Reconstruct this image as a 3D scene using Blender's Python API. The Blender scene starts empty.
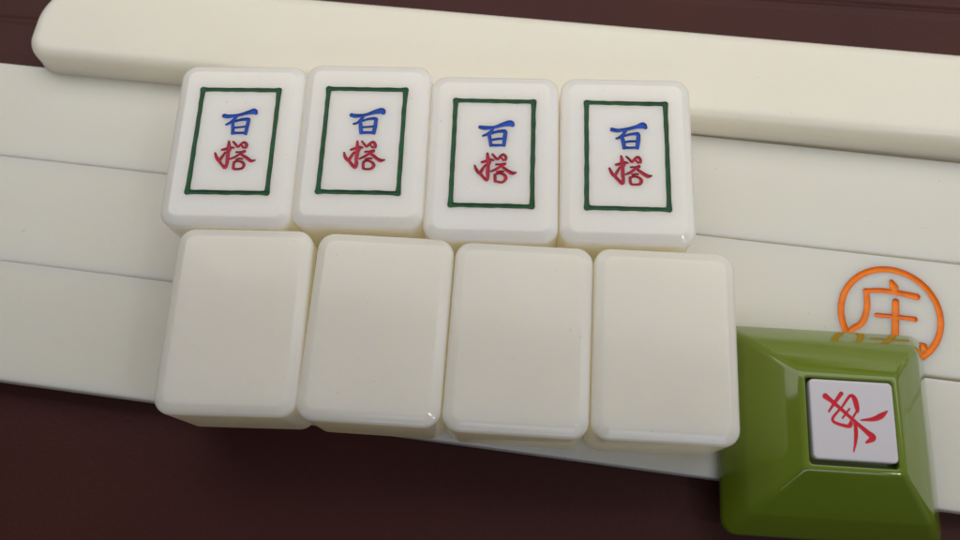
import bpy, bmesh, math, random
from mathutils import Matrix, Vector, noise

random.seed(7)
MM = 0.001                       # all builders work in millimetres
sc = bpy.context.scene
col = sc.collection

# ------------------------------------------------------------ camera
cd = bpy.data.cameras.new("camera")
cam = bpy.data.objects.new("camera", cd)
col.objects.link(cam)
R3 = ((0.99674, 0.08074, 0.0), (-0.07658, 0.94532, -0.31704), (-0.0256, 0.31601, 0.94841))
cam.matrix_world = Matrix.Translation((0, 0, 187.28 * MM)) @ Matrix(R3).to_4x4()
cd.sensor_width = 36.0
cd.lens = 36.0 * 806.7 / 960.0
cd.clip_start = 0.01
cd.clip_end = 20.0
cd.dof.use_dof = True
cd.dof.focus_distance = 0.185
cd.dof.aperture_fstop = 16.0
sc.camera = cam

# ------------------------------------------------------------ world and lamps
w = bpy.data.worlds.new("World")
sc.world = w
w.use_nodes = True
nt = w.node_tree
bg = nt.nodes["Background"]
tc = nt.nodes.new("ShaderNodeTexCoord")
mr = nt.nodes.new("ShaderNodeMapRange")
mr.inputs[1].default_value = -0.6; mr.inputs[2].default_value = 0.8
rp = nt.nodes.new("ShaderNodeValToRGB")
rp.color_ramp.elements[0].color = (0.060, 0.058, 0.058, 1)     # the dim room behind the photographer
rp.color_ramp.elements[1].color = (0.40, 0.390, 0.375, 1)        # the bright side of the room
dt = nt.nodes.new("ShaderNodeVectorMath"); dt.operation = 'DOT_PRODUCT'
dt.inputs[1].default_value = (0.55, 0.80, 0.25)
nt.links.new(tc.outputs["Generated"], dt.inputs[0])
nt.links.new(dt.outputs["Value"], mr.inputs[0])
nt.links.new(mr.outputs[0], rp.inputs[0])
nt.links.new(rp.outputs[0], bg.inputs[0])
bg.inputs[1].default_value = 0.62

def area(name, loc, target, sx, sy, power, color):
    ld = bpy.data.lights.new(name, 'AREA')
    ld.shape = 'RECTANGLE'; ld.size = sx * MM; ld.size_y = sy * MM
    ld.energy = power; ld.color = color
    o = bpy.data.objects.new(name, ld); col.objects.link(o)
    o.location = Vector(loc) * MM
    o.rotation_euler = (Vector(target) - Vector(loc)).to_track_quat('-Z', 'Y').to_euler()
    return o
wl = area("added_overhead_light", (62, 186, 186), (62, 156, 0), 700, 210, 0.62, (1.0, 0.965, 0.925))  # added panel close overhead; its falloff imitates the shade towards the photographer
wl.rotation_euler.z += math.radians(-14)
area("window_behind", (40, -470, 480), (0, 40, 10), 560, 150, 0.62, (0.70, 0.78, 1.0))
area("ceiling_lamp", (350, -245, 560), (0, 50, 10), 26, 26, 0.26, (1.0, 0.97, 0.93))

sc.view_settings.view_transform = 'Standard'
sc.view_settings.look = 'None'
sc.view_settings.exposure = 0.1
sc.view_settings.gamma = 1.0
sc.cycles.max_bounces = 20
sc.cycles.transmission_bounces = 12
sc.cycles.diffuse_bounces = 12

# ------------------------------------------------------------ materials
def mat(name, base, rough=0.3, sss=0.0, rad=(1, 1, 1), scale=2.0, coat=0.0, var=0.03, varscale=60,
        bump=0.0, bumpscale=300, spec=0.5, rvar=0.0, specks=None, coat_rough=None):
    m = bpy.data.materials.new(name); m.use_nodes = True
    n = m.node_tree.nodes; l = m.node_tree.links
    b = n["Principled BSDF"]
    b.inputs["Roughness"].default_value = rough
    b.inputs["Specular IOR Level"].default_value = spec
    b.inputs["Coat Weight"].default_value = coat
    b.inputs["Coat Roughness"].default_value = 0.06 if coat_rough is None else coat_rough
    if sss:
        b.inputs["Subsurface Weight"].default_value = sss
        b.inputs["Subsurface Radius"].default_value = rad
        b.inputs["Subsurface Scale"].default_value = scale * MM
    t = n.new("ShaderNodeTexCoord")
    info = n.new("ShaderNodeObjectInfo")
    add = n.new("ShaderNodeVectorMath"); add.operation = 'MULTIPLY_ADD'
    add.inputs[1].default_value = (1, 1, 1)
    comb = n.new("ShaderNodeCombineXYZ")
    l.new(info.outputs["Random"], comb.inputs[0]); l.new(info.outputs["Random"], comb.inputs[2])
    l.new(t.outputs["Object"], add.inputs[0]); l.new(comb.outputs[0], add.inputs[2])
    nz = n.new("ShaderNodeTexNoise"); nz.inputs["Scale"].default_value = varscale
    nz.inputs["Detail"].default_value = 4
    l.new(add.outputs[0], nz.inputs["Vector"])
    cr = n.new("ShaderNodeValToRGB")
    cr.color_ramp.elements[0].position = 0.3; cr.color_ramp.elements[1].position = 0.7
    cr.color_ramp.elements[0].color = tuple(c * (1 - var) for c in base) + (1,)
    cr.color_ramp.elements[1].color = tuple(min(1, c * (1 + var)) for c in base) + (1,)
    l.new(nz.outputs["Fac"], cr.inputs[0])
    last = cr.outputs[0]
    if specks:
        sz = n.new("ShaderNodeTexNoise"); sz.inputs["Scale"].default_value = specks[0]; sz.inputs["Detail"].default_value = 2
        l.new(add.outputs[0], sz.inputs["Vector"])
        sr = n.new("ShaderNodeValToRGB")
        sr.color_ramp.elements[0].position = specks[1]; sr.color_ramp.elements[1].position = specks[1] + 0.02
        sr.color_ramp.elements[0].color = (0, 0, 0, 1); sr.color_ramp.elements[1].color = (specks[3],) * 3 + (1,)
        l.new(sz.outputs["Fac"], sr.inputs[0])
        mx = n.new("ShaderNodeMixRGB"); mx.inputs[2].default_value = specks[2] + (1,)
        l.new(sr.outputs[0], mx.inputs[0]); l.new(last, mx.inputs[1]); last = mx.outputs[0]
    l.new(last, b.inputs["Base Color"])
    if rvar:
        nr = n.new("ShaderNodeTexNoise"); nr.inputs["Scale"].default_value = 90; nr.inputs["Detail"].default_value = 6
        l.new(add.outputs[0], nr.inputs["Vector"])
        m2 = n.new("ShaderNodeMapRange"); m2.inputs[1].default_value = 0.3; m2.inputs[2].default_value = 0.75
        m2.inputs[3].default_value = rough; m2.inputs[4].default_value = rough + rvar
        l.new(nr.outputs["Fac"], m2.inputs[0]); l.new(m2.outputs[0], b.inputs["Roughness"])
    if bump:
        nb = n.new("ShaderNodeTexNoise"); nb.inputs["Scale"].default_value = bumpscale; nb.inputs["Detail"].default_value = 3
        l.new(add.outputs[0], nb.inputs["Vector"])
        bp = n.new("ShaderNodeBump"); bp.inputs["Strength"].default_value = 1.0
        bp.inputs["Distance"].default_value = bump * MM
        l.new(nb.outputs["Fac"], bp.inputs["Height"]); l.new(bp.outputs[0], b.inputs["Normal"])
    return m

IVORY = mat("ivory_melamine", (0.905, 0.885, 0.835), 0.13, 1.0, (1.0, 0.78, 0.45), 7.0, 0.6, 0.015, 45, 0.10, 60, rvar=0.08, coat_rough=0.15,
            specks=(900, 0.75, (0.42, 0.33, 0.24), 0.45))
FRAMED = mat("white_melamine", (0.965, 0.93, 0.885), 0.15, 1.0, (1.0, 0.78, 0.45), 7.0, 0.6, 0.015, 45, 0.08, 60, rvar=0.08, coat_rough=0.15,
             specks=(900, 0.75, (0.42, 0.33, 0.24), 0.45))
BAR = mat("cream_plastic", (0.930, 0.895, 0.790), 0.22, 0.9, (1.0, 0.85, 0.6), 5.0, 0.0, 0.02, 25, 0.05, 30, rvar=0.05,
          specks=(800, 0.76, (0.40, 0.33, 0.24), 0.4))
GREEN = mat("green_jade_plastic", (0.145, 0.210, 0.009), 0.06, 0.25, (0.7, 1.0, 0.2), 1.0, 0.6, 0.06, 40, 0.10, 50, rvar=0.06)
INSET = mat("white_inset_plastic", (0.64, 0.62, 0.65), 0.40, 0.3, (1, 1, 1), 0.6, 0.0, 0.01, 60)
P_GREEN = mat("green_paint", (0.006, 0.072, 0.026), 0.38, spec=0.25, var=0.30, varscale=500)
P_BLUE = mat("blue_paint", (0.007, 0.068, 0.42), 0.38, spec=0.25, var=0.30, varscale=500)
P_RED = mat("crimson_paint", (0.42, 0.012, 0.048), 0.38, spec=0.25, var=0.28, varscale=500)
P_RED2 = mat("red_paint", (0.62, 0.012, 0.030), 0.45, spec=0.25, var=0.12, varscale=500)
P_ORANGE = mat("orange_paint", (0.95, 0.235, 0.010), 0.25, spec=0.25, var=0.14, varscale=400)

def translucent_body(m, through, color_in, color_body):
    """a share of the light goes through the skin and is scattered about inside the block, as in cast melamine"""
    n = m.node_tree.nodes; l = m.node_tree.links
    out = n["Material Output"]; b = n["Principled BSDF"]
    t1 = n.new("ShaderNodeBsdfTranslucent"); t1.inputs[0].default_value = color_in + (1,)
    m1 = n.new("ShaderNodeMixShader"); m1.inputs[0].default_value = through
    l.new(b.outputs[0], m1.inputs[1]); l.new(t1.outputs[0], m1.inputs[2])
    t2 = n.new("ShaderNodeBsdfTranslucent"); t2.inputs[0].default_value = color_body + (1,)
    d2 = n.new("ShaderNodeBsdfDiffuse"); d2.inputs[0].default_value = color_body + (1,)
    m2 = n.new("ShaderNodeMixShader"); m2.inputs[0].default_value = 0.5
    l.new(t2.outputs[0], m2.inputs[1]); l.new(d2.outputs[0], m2.inputs[2])
    g = n.new("ShaderNodeNewGeometry")
    m3 = n.new("ShaderNodeMixShader")
    l.new(g.outputs["Backfacing"], m3.inputs[0]); l.new(m1.outputs[0], m3.inputs[1]); l.new(m2.outputs[0], m3.inputs[2])
    l.new(m3.outputs[0], out.inputs[0])
translucent_body(IVORY, 0.28, (0.985, 0.945, 0.82), (0.985, 0.94, 0.72))
translucent_body(FRAMED, 0.22, (0.99, 0.94, 0.80), (0.985, 0.94, 0.74))
translucent_body(BAR, 0.22, (0.97, 0.94, 0.84), (0.975, 0.945, 0.84))

def leather():
    m = bpy.data.materials.new("burgundy_leather"); m.use_nodes = True
    n = m.node_tree.nodes; l = m.node_tree.links
    b = n["Principled BSDF"]
    t = n.new("ShaderNodeTexCoord")
    nz = n.new("ShaderNodeTexNoise"); nz.inputs["Scale"].default_value = 22; nz.inputs["Detail"].default_value = 6
    l.new(t.outputs["Object"], nz.inputs["Vector"])
    cr = n.new("ShaderNodeValToRGB")
    cr.color_ramp.elements[0].position = 0.3; cr.color_ramp.elements[1].position = 0.7
    cr.color_ramp.elements[0].color = (0.052, 0.0155, 0.0140, 1)
    cr.color_ramp.elements[1].color = (0.064, 0.0185, 0.0155, 1)
    l.new(nz.outputs["Fac"], cr.inputs[0]); l.new(cr.outputs[0], b.inputs["Base Color"])
    b.inputs["Roughness"].default_value = 0.48
    b.inputs["Specular IOR Level"].default_value = 0.2
    vo = n.new("ShaderNodeTexVoronoi"); vo.inputs["Scale"].default_value = 1300
    vo.feature = 'SMOOTH_F1'
    n2 = n.new("ShaderNodeTexNoise"); n2.inputs["Scale"].default_value = 420; n2.inputs["Detail"].default_value = 4
    l.new(t.outputs["Object"], vo.inputs["Vector"]); l.new(t.outputs["Object"], n2.inputs["Vector"])
    ad = n.new("ShaderNodeMath"); ad.operation = 'ADD'
    l.new(vo.outputs["Distance"], ad.inputs[0]); l.new(n2.outputs["Fac"], ad.inputs[1])
    bp = n.new("ShaderNodeBump"); bp.inputs["Strength"].default_value = 0.6; bp.inputs["Distance"].default_value = 0.09 * MM
    l.new(ad.outputs[0], bp.inputs["Height"]); l.new(bp.outputs[0], b.inputs["Normal"])
    return m
LEATHER = leather()

# ------------------------------------------------------------ mesh helpers
def link(name, me, m, parent=None, smooth=35):
    me.materials.clear() if m else None
    if m: me.materials.append(m)
    if smooth:
        for p in me.polygons: p.use_smooth = True
        me.set_sharp_from_angle(angle=math.radians(smooth))
    o = bpy.data.objects.new(name, me)
    col.objects.link(o)
    if parent: o.parent = parent
    return o

def tag(o, label=None, cat=None, group=None, kind=None):
    if label: o["label"] = label
    if cat: o["category"] = cat
    if group: o["group"] = group
    if kind: o["kind"] = kind

def place(o, x, y, z, deg):
    o.location = (x * MM, y * MM, z * MM)
    o.rotation_euler = (0, 0, math.radians(deg))

def loop_rect(hx, hy, r, n=7):
    """points of a rounded rectangle, counter-clockwise"""
    r = max(r, 0.02); pts = []
    for k, (sx, sy) in enumerate(((1, 1), (-1, 1), (-1, -1), (1, -1))):
        for i in range(n + 1):
            a = math.pi / 2 * (k + i / n)
            pts.append((sx * (hx - r) + r * math.cos(a), sy * (hy - r) + r * math.sin(a)))
    return pts

def lathe_rect(rings, n=7, cap_bottom=True, cap_top=True):
    """rings: (half x, half y, corner radius, z[, dx, dy]) stacked into one skin"""
    bm = bmesh.new(); loops = []
    for rg in rings:
        hx, hy, r, z = rg[:4]
        dx, dy = rg[4:6] if len(rg) > 4 else (0, 0)
        loops.append([bm.verts.new(((x + dx) * MM, (y + dy) * MM, z * MM)) for x, y in loop_rect(hx, hy, r, n)])
    for a, b in zip(loops, loops[1:]):
        k = len(a)
        for i in range(k):
            bm.faces.new((a[i], a[(i + 1) % k], b[(i + 1) % k], b[i]))
    if cap_bottom: bm.faces.new(list(reversed(loops[0])))
    if cap_top: bm.faces.new(loops[-1])
    bmesh.ops.recalc_face_normals(bm, faces=bm.faces[:])
    return bm

def to_mesh(bm, name):
    me = bpy.data.meshes.new(name); bm.to_mesh(me); bm.free(); return me

def rounded_block(hx, hy, rc, z0, z1, rb, rt, n=7, seg=7, crown=0.0):
    """a block with plan corners rc, bottom edge radius rb, top edge radius rt"""
    rings = []
    def add(ins, z): rings.append((hx - ins, hy - ins, max(rc - ins, 0.3), z))
    add(rb + 0.3, z0)
    for i in range(seg + 1):
        a = math.pi / 2 * i / seg
        add(rb * (1 - math.sin(a)), z0 + rb * (1 - math.cos(a)))
    for i in range(seg + 1):
        a = math.pi / 2 * i / seg
        add(rt * (1 - math.cos(a)), z1 - crown - rt + rt * math.sin(a))
    add(rt + 0.35, z1 - crown + crown * 0.06)
    if crown:
        for t in (0.12, 0.25, 0.45, 0.7, 0.93):
            add(rt + 0.35 + t * (hx - rt - 0.4), z1 - crown * (1 - t) ** 2 * 0.94)
    return lathe_rect(rings, n)

# ---- engraved strokes: a swept half-round cutter, then a paint film laid in the groove
def resample(pts, step=0.22, closed=False):
    """Catmull-Rom through (x, y, width)"""
    P = [Vector(p) for p in pts]; out = []
    n = len(P); rng = range(n) if closed else range(n - 1)
    for i in rng:
        if closed: p0, p1, p2, p3 = P[i - 1], P[i], P[(i + 1) % n], P[(i + 2) % n]
        else:
            p0 = P[i - 1] if i else P[0] * 2 - P[1]; p1, p2 = P[i], P[i + 1]
            p3 = P[i + 2] if i + 2 < n else P[-1] * 2 - P[-2]
        d = (p2.xy - p1.xy).length; k = max(1, int(round(d / step)))
        for j in range(k):
            t = j / k
            out.append(0.5 * ((2 * p1) + (p2 - p0) * t + (2 * p0 - 5 * p1 + 4 * p2 - p3) * t * t + (3 * p1 - p0 - 3 * p2 + p3) * t ** 3))
    if not closed: out.append(P[-1])
    return out

def cutter(strokes, z, depth, closed=False, step=0.3, wmul=1.0):
    """one mesh, one closed tube per stroke"""
    bm = bmesh.new(); K = 10
    for st in strokes:
        dep = depth * random.uniform(0.88, 1.12)
        pts = resample(st, step, closed)
        rows = []
        m = len(pts)
        if not closed:                       # rounded ends
            a, b = pts[0], pts[-1]
            d0 = (pts[0].xy - pts[1].xy).normalized(); d1 = (pts[-1].xy - pts[-2].xy).normalized()
            ha, hb = a.z / 2, b.z / 2
            seq = []
            for f in (0.97, 0.75, 0.4):
                q = a.xy + d0 * ha * f; seq.append((q.x, q.y, 2 * ha * math.sqrt(1 - f * f)))
            seq += [tuple(p) for p in pts]
            for f in (0.4, 0.75, 0.97):
                q = b.xy + d1 * hb * f; seq.append((q.x, q.y, 2 * hb * math.sqrt(1 - f * f)))
        else: seq = [tuple(p) for p in pts]
        m = len(seq)
        for i, (x, y, wd) in enumerate(seq):
            if closed: A, B = seq[i - 1], seq[(i + 1) % m]
            else: A, B = seq[max(i - 1, 0)], seq[min(i + 1, m - 1)]
            t = Vector((B[0] - A[0], B[1] - A[1])); t.normalize()
            nx, ny = -t.y, t.x
            h = max(wd * wmul, 0.1) / 2; dd = dep * min(1.0, 0.35 + h / 0.35)
            ring = []
            for k in range(K):
                a = 2 * math.pi * (k + 0.5) / K + 0.0
                u, v = h * math.cos(a) / math.cos(math.pi / K), dd * math.sin(a)
                ring.append(bm.verts.new(((x + nx * u) * MM, (y + ny * u) * MM, (z + v) * MM)))
            rows.append(ring)
        for i in range(m if closed else m - 1):
            a, b = rows[i], rows[(i + 1) % m]
            for k in range(K):
                bm.faces.new((a[k], a[(k + 1) % K], b[(k + 1) % K], b[k]))
        if not closed:
            bm.faces.new(rows[0]); bm.faces.new(list(reversed(rows[-1])))
    bmesh.ops.recalc_face_normals(bm, faces=bm.faces[:])
    return to_mesh(bm, "cutter")

def engrave(body_me, body_mat, cuts):
    """cuts: [(cutter meshes, paint, name)]; returns the engraved body mesh and one paint-film mesh per cut"""
    me = body_me; me.materials.clear(); me.materials.append(body_mat)
    up, down = Matrix.Scale(1 / MM, 4), Matrix.Scale(MM, 4)
    me.transform(up)                        # the cuts are made in millimetre units, where the solver is surer
    tmp = bpy.data.objects.new("tmp", me); col.objects.link(tmp)
    for _, pm, _ in cuts: me.materials.append(pm)
    def bounds(m_):
        xs = [v.co.copy() for v in m_.vertices]
        if not xs: return None
        return [f(c[k] for c in xs) for k in range(3) for f in (min, max)]
    def volume(m_):
        b_ = bmesh.new(); b_.from_mesh(m_); v_ = b_.calc_volume(); b_.free(); return v_
    b0, v0 = bounds(me), volume(me); failures = []
    for idx, (cms, pm, _) in enumerate(cuts):
        for cm in cms:
            cm.transform(up); cm.materials.clear()
            for mm_ in me.materials: cm.materials.append(mm_)
            for p in cm.polygons: p.material_index = idx + 1
            co = bpy.data.objects.new("cut", cm); col.objects.link(co)
            for attempt in range(6):                # a cut that goes wrong is made again with the tool moved a hair
                if attempt:
                    co.location = (random.uniform(-0.02, 0.02), random.uniform(-0.02, 0.02), random.uniform(-0.012, 0.012))
                md = tmp.modifiers.new("b", 'BOOLEAN'); md.operation = 'DIFFERENCE'; md.object = co
                md.solver = 'EXACT'; md.use_self = attempt < 4
                bpy.context.view_layer.update()
                dg = bpy.context.evaluated_depsgraph_get()
                new = bpy.data.meshes.new_from_object(tmp.evaluated_get(dg))
                tmp.modifiers.clear()
                b1 = bounds(new)
                ok = b1 is not None and max(abs(p - q) for p, q in zip(b0, b1)) < 0.02 and 0.97 * v0 < volume(new) <= v0 * 1.0001 \
                    and sum(1 for p in new.polygons if p.material_index == idx + 1) > sum(1 for p in tmp.data.polygons if p.material_index == idx + 1)
                if ok:
                    tmp.data = new
                    break
            else:
                failures.append(idx)
            bpy.data.objects.remove(co)
    res = tmp.data
    films = []
    for idx, (_, pm, nm) in enumerate(cuts):
        bm = bmesh.new(); bm.from_mesh(res)
        bmesh.ops.delete(bm, geom=[f for f in bm.faces if f.material_index != idx + 1], context='FACES')
        bm.normal_update()
        for v in bm.verts: v.co += v.normal * 0.025
        for f in bm.faces: f.material_index = 0
        fm = to_mesh(bm, nm); fm.transform(down); films.append(fm)
    bpy.data.objects.remove(tmp)
    bm = bmesh.new(); bm.from_mesh(res)
    for f in bm.faces: f.material_index = 0
    out = to_mesh(bm, "body"); out.transform(down)
    if failures: print("engraving: strokes left out", failures)
    return out, films

# ------------------------------------------------------------ brush strokes (x, y, width) in mm
BAI = [[[-3.35,6.87,0.55],[-2.05,6.63,0.59],[0.15,6.99,0.48],[2.34,7.72,0.62],[3.86,7.98,0.9],[4.39,7.39,0.48]],[[-0.08,6.75,0.41],[-0.83,5.6,0.45],[-1.58,4.9,0.38],[-2.52,4.5,0.28]],[[-1.25,5.09,0.34],[1.03,5.79,0.41],[2.59,5.98,0.52],[2.73,5.68,0.48]],[[-0.98,5.02,0.45],[-0.73,3.52,0.52],[-0.55,2.1,0.48]],[[2.73,5.75,0.52],[2.6,4.16,0.55],[2.35,2.16,0.48]],[[-0.53,3.71,0.31],[0.92,3.9,0.34],[2.44,4.04,0.31]],[[-0.48,2.29,0.38],[0.96,2.39,0.38],[2.35,2.43,0.38]]]
DA = [[[-1.23,0.21,0.41],[-1.08,-0.99,0.64],[-1.02,-2.7,0.7],[-1.0,-4.39,0.64],[-0.93,-5.49,0.61],[-1.21,-6.43,0.7],[-1.87,-5.85,0.54],[-2.76,-4.86,0.54]],[[-2.55,-2.02,0.41],[-1.55,-1.74,0.57],[-0.48,-1.35,0.51],[0.22,-1.47,0.35]],[[-0.4,-1.52,0.45],[-0.79,-2.43,0.45]],[[-3.99,-2.8,0.38],[-3.56,-3.95,0.57],[-2.84,-4.74,0.57],[-2.18,-3.57,0.51],[-1.6,-2.62,0.38]],[[-0.14,0.15,0.35],[0.51,-0.61,0.48],[1.14,-1.18,0.48],[1.74,-0.41,0.45],[2.43,0.02,0.54],[2.97,-0.64,0.57],[2.93,-1.37,0.57]],[[1.7,-0.55,0.32],[2.47,-1.45,0.38]],[[0.76,-2.52,0.41],[1.72,-2.46,0.35],[2.83,-2.26,0.54]],[[2.73,-2.47,0.38],[1.74,-2.97,0.45],[0.83,-3.71,0.51],[-0.38,-4.31,0.35]],[[1.76,-2.83,0.35],[2.67,-3.37,0.54],[3.62,-4.11,0.61],[4.55,-4.63,0.67],[5.47,-4.41,0.25]],[[1.01,-4.41,0.35],[1.77,-4.16,0.38],[2.54,-4.17,0.32]],[[0.65,-5.03,0.54],[0.62,-5.88,0.54],[0.74,-6.71,0.54]],[[0.79,-4.99,0.41],[1.63,-4.74,0.38],[2.56,-5.02,0.51],[3.1,-5.73,0.61],[2.79,-6.46,0.54],[2.15,-6.78,0.45],[0.92,-6.74,0.41]]]
DONG = [[[-5.44,4.72,1.08],[-3.79,3.41,0.76],[-1.65,1.54,0.67],[0.47,-0.41,0.67],[2.58,-2.25,0.9],[3.66,-3.34,1.17],[2.24,-4.43,0.4]],[[-2.03,5.48,0.76],[-3.52,3.47,0.58],[-4.9,1.48,0.36]],[[-2.12,2.6,0.4],[-0.29,5.05,0.58],[0.58,4.47,0.94],[0.95,2.55,0.85],[0.98,1.73,0.45]],[[-2.31,2.5,0.4],[-4.24,-0.3,0.54],[-1.03,-1.34,0.63],[-0.35,-0.56,0.4]],[[-0.6,2.35,0.36],[-2.18,0.31,0.36]],[[0.81,1.9,0.4],[-1.11,-1.16,0.36]],[[1.5,0.12,0.27],[4.13,0.5,0.81],[5.81,1.31,0.99],[7.05,2.31,0.31]],[[0.13,-0.16,0.4],[0.36,-1.96,0.72],[0.12,-4.23,0.58],[-0.43,-6.41,0.27]]]
ZHUANG = [[[0.33,8.65,0.86],[0.93,7.32,1.62],[1.22,6.18,1.31]],[[-5.96,5.45,0.91],[-1.9,5.99,1.01],[2.25,5.87,1.11],[6.38,5.41,1.31]],[[-5.55,5.62,1.11],[-5.48,1.16,1.21],[-6.65,-2.57,1.21],[-8.71,-4.21,1.11],[-9.74,-5.55,0.81]],[[-3.33,-0.32,0.91],[1.1,-0.16,0.91],[5.71,-0.21,1.01]],[[1.28,3.73,1.31],[1.1,-0.16,1.41],[0.88,-5.91,1.41]],[[-6.16,-6.48,1.11],[0.97,-6.43,1.21],[7.46,-6.69,1.52]]]

# ------------------------------------------------------------ the surface underneath
BT = 6.0                          # thickness of a bar; bar tops lie at z = 0
def leather_z(v):
    """height across the seams, v measured square to them"""
    z = -BT
    z += -0.44 * (1 + math.tanh((v - 127.5) / 0.7))   # the leather panel ends, the lid lies lower
    z += 0.35 * math.exp(-((v - 126.2) / 1.1) ** 2)
    z += 0.45 * math.exp(-((v - 150.6) / 0.9) ** 2)                    # rolled welt
    z -= 0.9 * math.exp(-((v - 152.6) / 0.7) ** 2)
    return z
bm = bmesh.new()
vs = [-500 + 20 * i for i in range(31)] + [104 + 2 * i for i in range(10)] + [124 + 0.35 * i for i in range(100)] + [160 + 3 * i for i in range(8)] + [190 + 20 * i for i in range(25)]
us = [-600 + 8 * i for i in range(151)]
ang = math.radians(-10.2); ca, sa = math.cos(ang), math.sin(ang)
grid = []
for v in vs:
    row = []
    for u in us:
        wob = 0.5 * noise.noise(Vector((u / 60, v / 60, 0))) if v > 124 else 0
        dz = 0.10 * noise.noise(Vector((u / 35, v / 35, 3))) if v > 120 else 0
        x, y = ca * u - sa * v, sa * u + ca * v
        row.append(bm.verts.new((x * MM, y * MM, (leather_z(v + wob) + dz) * MM)))
    grid.append(row)
for a, b in zip(grid, grid[1:]):
    for i in range(len(us) - 1): bm.faces.new((a[i], a[i + 1], b[i + 1], b[i]))
o = link("leather_surface", to_mesh(bm, "leather_surface"), LEATHER)
tag(o, "burgundy leather surface with a stitched seam along its far side", kind="structure")

# ------------------------------------------------------------ white bars
def bar_mesh(length, width, z0, z1, rt, rc=4.0, rb=0.6):
    return to_mesh(rounded_block(length / 2, width / 2, rc, z0, z1, rb, rt, n=8, seg=6), "white_bar")

BARS = "white bars lying under the tiles"
def bar_from_edges(name, xl, yl_far, yl_near, xr, yr_far, yr_near, rt, label, z0=-BT, z1=0.0, body=None, rc=4.0):
    """a straight bar whose centre line runs through the midpoints given at xl and xr"""
    yl, yr = (yl_far + yl_near) / 2, (yr_far + yr_near) / 2
    a = math.atan2(yr - yl, xr - xl)
    L = math.hypot(xr - xl, yr - yl)
    wd = ((yl_far - yl_near) + (yr_far - yr_near)) / 2 * math.cos(a)
    me = bar_mesh(L, wd, z0, z1, rt, rc)
    return me, ((xl + xr) / 2, (yl + yr) / 2, 0, math.degrees(a)), wd

def line(y0, slope, x0=0.0): return lambda x: y0 + slope * (x - x0)
A_far, A_near = line(106.6, -0.2115), line(79.0, -0.2110)
B_far, B_near = line(78.75, -0.2128), line(49.95, -0.2128)
C_far, C_near = line(49.6, -0.2155), line(19.7, -0.2180)
def make(nm, far, near, xl, xr, rt, label):
    me, pos, wd = bar_from_edges(nm, xl, far(xl), near(xl), xr, far(xr), near(xr), rt, label)
    o = link(nm, me, BAR); place(o, *pos)
    tag(o, label, "bar", BARS)
    return o
make("white_bar", A_far, A_near, -185, 190, 0.38, "cream white bar between the raised thick-edged bar and the bar with the orange seal")
# the middle bar, with the engraved orange seal
xl, xr = -190, 186
me, pos, wd = bar_from_edges("white_bar", xl, B_far(xl), B_near(xl), xr, B_far(xr), B_near(xr), 0.38, "")
bx, by, _, bdeg = pos
ba = math.radians(bdeg); cb, sb = math.cos(-ba), math.sin(-ba)
dx, dy = 96.2 - bx, 43.0 - by
sx, sy = cb * dx - sb * dy, sb * dx + cb * dy           # the seal's centre on this bar
# shift: engrave about the bar's own axes
shift = lambda sts: [[(x + sx, y + sy, wv) for x, y, wv in s] for s in sts]
ringpts = [(11.55 * math.cos(2 * math.pi * i / 16) + sx, 11.55 * math.sin(2 * math.pi * i / 16) + sy, 1.55) for i in range(16)]
cuts = [([cutter([ringpts], 0, 0.65, True, 0.5)] + [cutter([s], 0, 0.65, step=0.5, wmul=1.25) for s in shift(ZHUANG)], P_ORANGE, "seal")]
body, films = engrave(me, BAR, cuts)
o = link("white_bar", body, BAR); place(o, *pos)
tag(o, "cream white bar engraved with a round orange seal near the green marker", "bar", BARS)
f = link("seal", films[0], P_ORANGE, o); tag(f, "orange engraved circle around a character")
make("white_bar", C_far, C_near, -180, 194, 0.5, "nearest cream white bar, its edge along the open dark leather under the blank tiles")
# the raised bar: it rests on the farthest lower bar and on one hidden under it
D_far, D_near = line(132.6, -0.190), line(107.2, -0.2015)
a = math.atan(-0.199)
def raised_bar():
    bm = bmesh.new()
    ca, sa = math.cos(a), math.sin(a)
    L0, L1 = -116.8, 190.0
    hw = 13.3
    # outline in the bar's own frame: slanted, rounded left end
    def outline(ins):
        pts = []
        def arc(cx, cy, r, a0, a1, n=10):
            for i in range(n + 1):
                t = math.radians(a0 + (a1 - a0) * i / n); pts.append((cx + (r - ins) * math.cos(t), cy + (r - ins) * math.sin(t)))
        arc(L1 - 4, -hw + 4, 4, -90, 0); arc(L1 - 4, hw - 4, 4, 0, 90)
        arc(L0 + 17.0, hw - 15.5, 15.5, 90, 176, 16); arc(L0 + 8.1, -hw + 6.7, 6.6, 176, 270, 14)
        return pts
    rings = []
    r, rb, z0, z1 = 4.4, 0.4, 0.03, BT
    def add(ins, z): rings.append([bm.verts.new((x * MM, y * MM, z * MM)) for x, y in outline(ins)])
    add(0.3, z0); add(0.08, z0 + 0.1); add(0.0, z0 + 0.35); add(0.25, z0 + 1.6)
    add(0.3, z0 + 3.4)
    for i in range(9):
        t = math.pi / 2 * i / 8; add(0.35 + 3.4 * (1 - math.cos(t)), 4.9 + 3.4 * math.sin(t))
    add(4.2, 8.3)
    for p, q in zip(rings, rings[1:]):
        k = len(p)
        for i in range(k): bm.faces.new((p[i], p[(i + 1) % k], q[(i + 1) % k], q[i]))
    bm.faces.new(list(reversed(rings[0]))); bm.faces.new(rings[-1])
    bmesh.ops.recalc_face_normals(bm, faces=bm.faces[:])
    return to_mesh(bm, "white_bar")
o = link("white_bar", raised_bar(), BAR)
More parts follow.
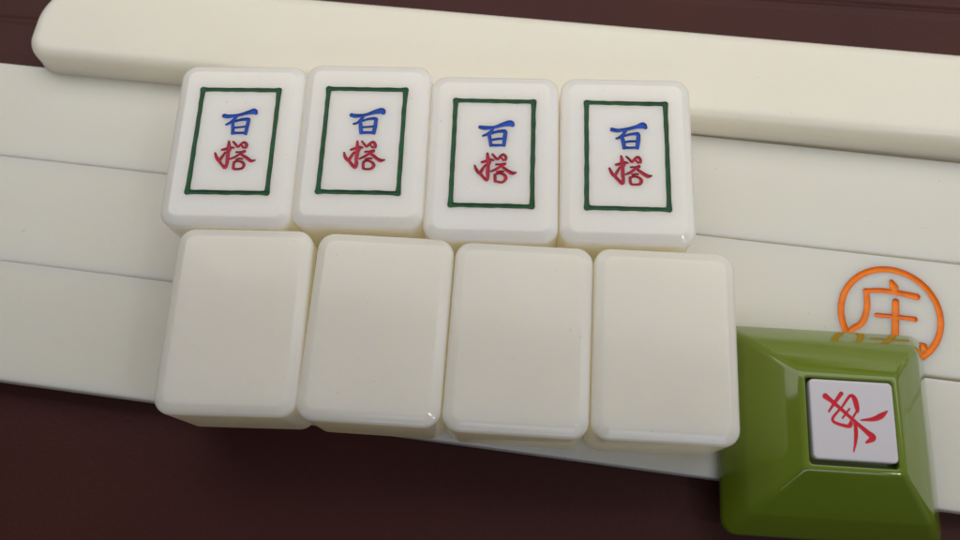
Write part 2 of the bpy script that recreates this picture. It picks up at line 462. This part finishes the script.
# centre line: near edge (base) passes (-74.8,121.4) and (57.2,94.7)
cx0, cy0 = 0.0, 106.1 + 13.3 / math.cos(a)
o.location = ((-15.1 * 0) * MM, cy0 * MM, 0); o.rotation_euler = (0, 0, a)
tag(o, "raised cream white bar with a rounded left end, behind the framed tiles", "bar", BARS)
E_me = bar_mesh(262, 22.5, -BT, 0.0, 0.55)
o = link("white_bar", E_me, BAR)
place(o, 40, line(107.1, -0.2112)(40) + 11.9, 0, math.degrees(math.atan(-0.2112)))
tag(o, "cream white bar lying right underneath the raised bar and hidden by it", "bar", BARS)

# ------------------------------------------------------------ tiles
TW, TL, TH = 30.0, 41.4, 22.0
def tile_mesh(crown, width=TW):
    """tight outer edge, then a soft shoulder up to the flat or slightly crowned face"""
    hx, hy, rc, rb, rings = width / 2, TL / 2, 3.7, 1.6, []
    def add(ins, z): rings.append((hx - ins, hy - ins, max(rc - ins * 0.8, 0.8), z))
    add(rb + 0.3, 0.03)
    for i in range(6):
        a = math.pi / 2 * i / 5
        add(rb * (1 - math.sin(a)), 0.03 + rb * (1 - math.cos(a)))
    for ins, dz in ((0, 2.2), (0.02, 1.60), (0.08, 1.32), (0.20, 1.08), (0.38, 0.90), (0.58, 0.78), (0.80, 0.68), (1.15, 0.53),
                    (1.50, 0.37), (1.80, 0.22), (2.00, 0.12), (2.18, 0.045), (2.36, 0.008), (2.55, 0.0), (2.9, 0.0)):
        add(ins, TH - crown - dz)
    if crown:
        for t in (0.12, 0.25, 0.45, 0.7, 0.93):
            add(2.9 + t * (hx - 3.2), TH - crown * (1 - t) ** 2)
    else: add(3.1, TH)
    return to_mesh(lathe_rect(rings, 9), "mahjong_tile")
CY = 0.55
hx, hy, lw = 9.05, 13.15, 1.08
def edge(p, q):
    (x0, y0), (x1, y1) = p, q
    n = 14
    return [(x0 + (x1 - x0) * i / n, y0 + (y1 - y0) * i / n + CY, lw * (1.3 if i in (0, n) else random.uniform(0.94, 1.08))) for i in range(n + 1)]
corners = [(-hx, hy), (hx, hy), (hx, -hy), (-hx, -hy)]
border = [edge(corners[i], corners[(i + 1) % 4]) for i in range(4)]
def jitter(strokes, amt, wamt):
    """every tile is cut and filled by hand: shift the points and widths a little"""
    return [[(x + random.gauss(0, amt), y + random.gauss(0, amt), wv * random.uniform(1 - wamt, 1 + wamt)) for x, y, wv in s] for s in strokes]
framed = [(-54.08, 90.99, -6.0), (-24.48, 88.40, -6.45), (5.02, 82.56, -6.46), (35.08, 79.20, -6.6)]
flabels = ["framed character tile at the left end of the far row",
           "framed character tile second from the left, set slightly farther back than its right neighbour",
           "framed character tile third from the left in the far row",
           "framed character tile at the right end of the far row, nearest the orange seal"]
for i, (x, y, d) in enumerate(framed):
    cuts = [([cutter([s], TH, random.uniform(0.22, 0.30), step=0.8) for s in jitter(border, 0.018, 0.04)], P_GREEN, "border"),
            ([cutter([s], TH, 0.30, wmul=1.8) for s in jitter(BAI, 0.05, 0.10)], P_BLUE, "character"),
            ([cutter([s], TH, 0.30, wmul=1.38) for s in jitter(DA, 0.04, 0.08)], P_RED, "character")]
    body, films = engrave(tile_mesh(0.0), FRAMED, cuts)
    t = link("mahjong_tile", body, FRAMED)
    for me, m, nm, lb in zip(films, (P_GREEN, P_BLUE, P_RED), ("border", "character", "character"),
                             ("engraved dark green frame", "blue engraved character", "crimson engraved character")):
        tag(link(nm, me, m, t), lb)
    place(t, x, y, 0, d)
    tag(t, flabels[i], "mahjong tile", "framed character tiles in the far row")

blank_me = tile_mesh(0.22, 30.2)
blank = [(-53.30, 49.03, -6.2), (-22.90, 44.89, -8.3), (7.25, 40.14, -8.3), (37.45, 36.12, -8.0)]
blabels = ["blank ivory tile at the left end of the near row, overhanging the dark leather",
           "blank ivory tile second from the left in the near row",
           "blank ivory tile third from the left in the near row",
           "blank ivory tile at the right end of the near row, touching the green marker"]
proto = None
for i, (x, y, d) in enumerate(blank):
    if proto is None: t = proto = link("mahjong_tile", blank_me, IVORY)
    else: t = proto.copy(); col.objects.link(t)
    place(t, x, y, 0, d)
    tag(t, blabels[i], "mahjong tile", "blank tiles in the near row")

# ------------------------------------------------------------ green dealer marker
root = bpy.data.objects.new("dealer_marker", None); col.objects.link(root)
root.empty_display_size = 0.02
place(root, 74.0, 17.2, 0, -8.2)
tag(root, "glossy green square marker with sloping sides and a white inset with a red character", "marker")
H0 = 23.4
prof = [(H0 - 1.2, 2.6, 0.03), (H0 - 0.5, 2.9, 0.25), (H0 - 0.1, 3.1, 0.8), (H0, 3.2, 1.6), (H0 - 0.12, 3.1, 2.6),
        (H0 - 0.45, 2.9, 3.3), (H0 - 3.9, 2.1, 8.3), (H0 - 4.2, 2.0, 8.7), (H0 - 4.6, 1.9, 9.15), (14.0, 1.4, 13.6), (11.9, 1.2, 15.5), (10.6, 1.1, 16.75), (10.2, 1.0, 17.05), (9.8, 0.95, 17.2), (9.3, 0.9, 17.26), (9.08, 0.8, 17.2), (8.98, 0.8, 17.0),
        (8.95, 0.8, 16.6), (8.95, 0.8, 14.6)]
bm = lathe_rect([(h, h, r, z) for h, r, z in prof], n=5)
link("base", to_mesh(bm, "base"), GREEN, root, smooth=40)
me = to_mesh(rounded_block(8.55, 8.25, 1.0, 14.62, 17.45, 0.3, 0.35, n=5, seg=4), "inset")
body, films = engrave(me, INSET, [([cutter([s], 17.45, 0.10, wmul=1.2) for s in DONG], P_RED2, "character")])
ins = link("inset", body, INSET, root)
ins.location = (0.32 * MM, 0.42 * MM, 0)
tag(ins, "white square inset")
ch = link("character", films[0], P_RED2, ins); tag(ch, "red brush character")
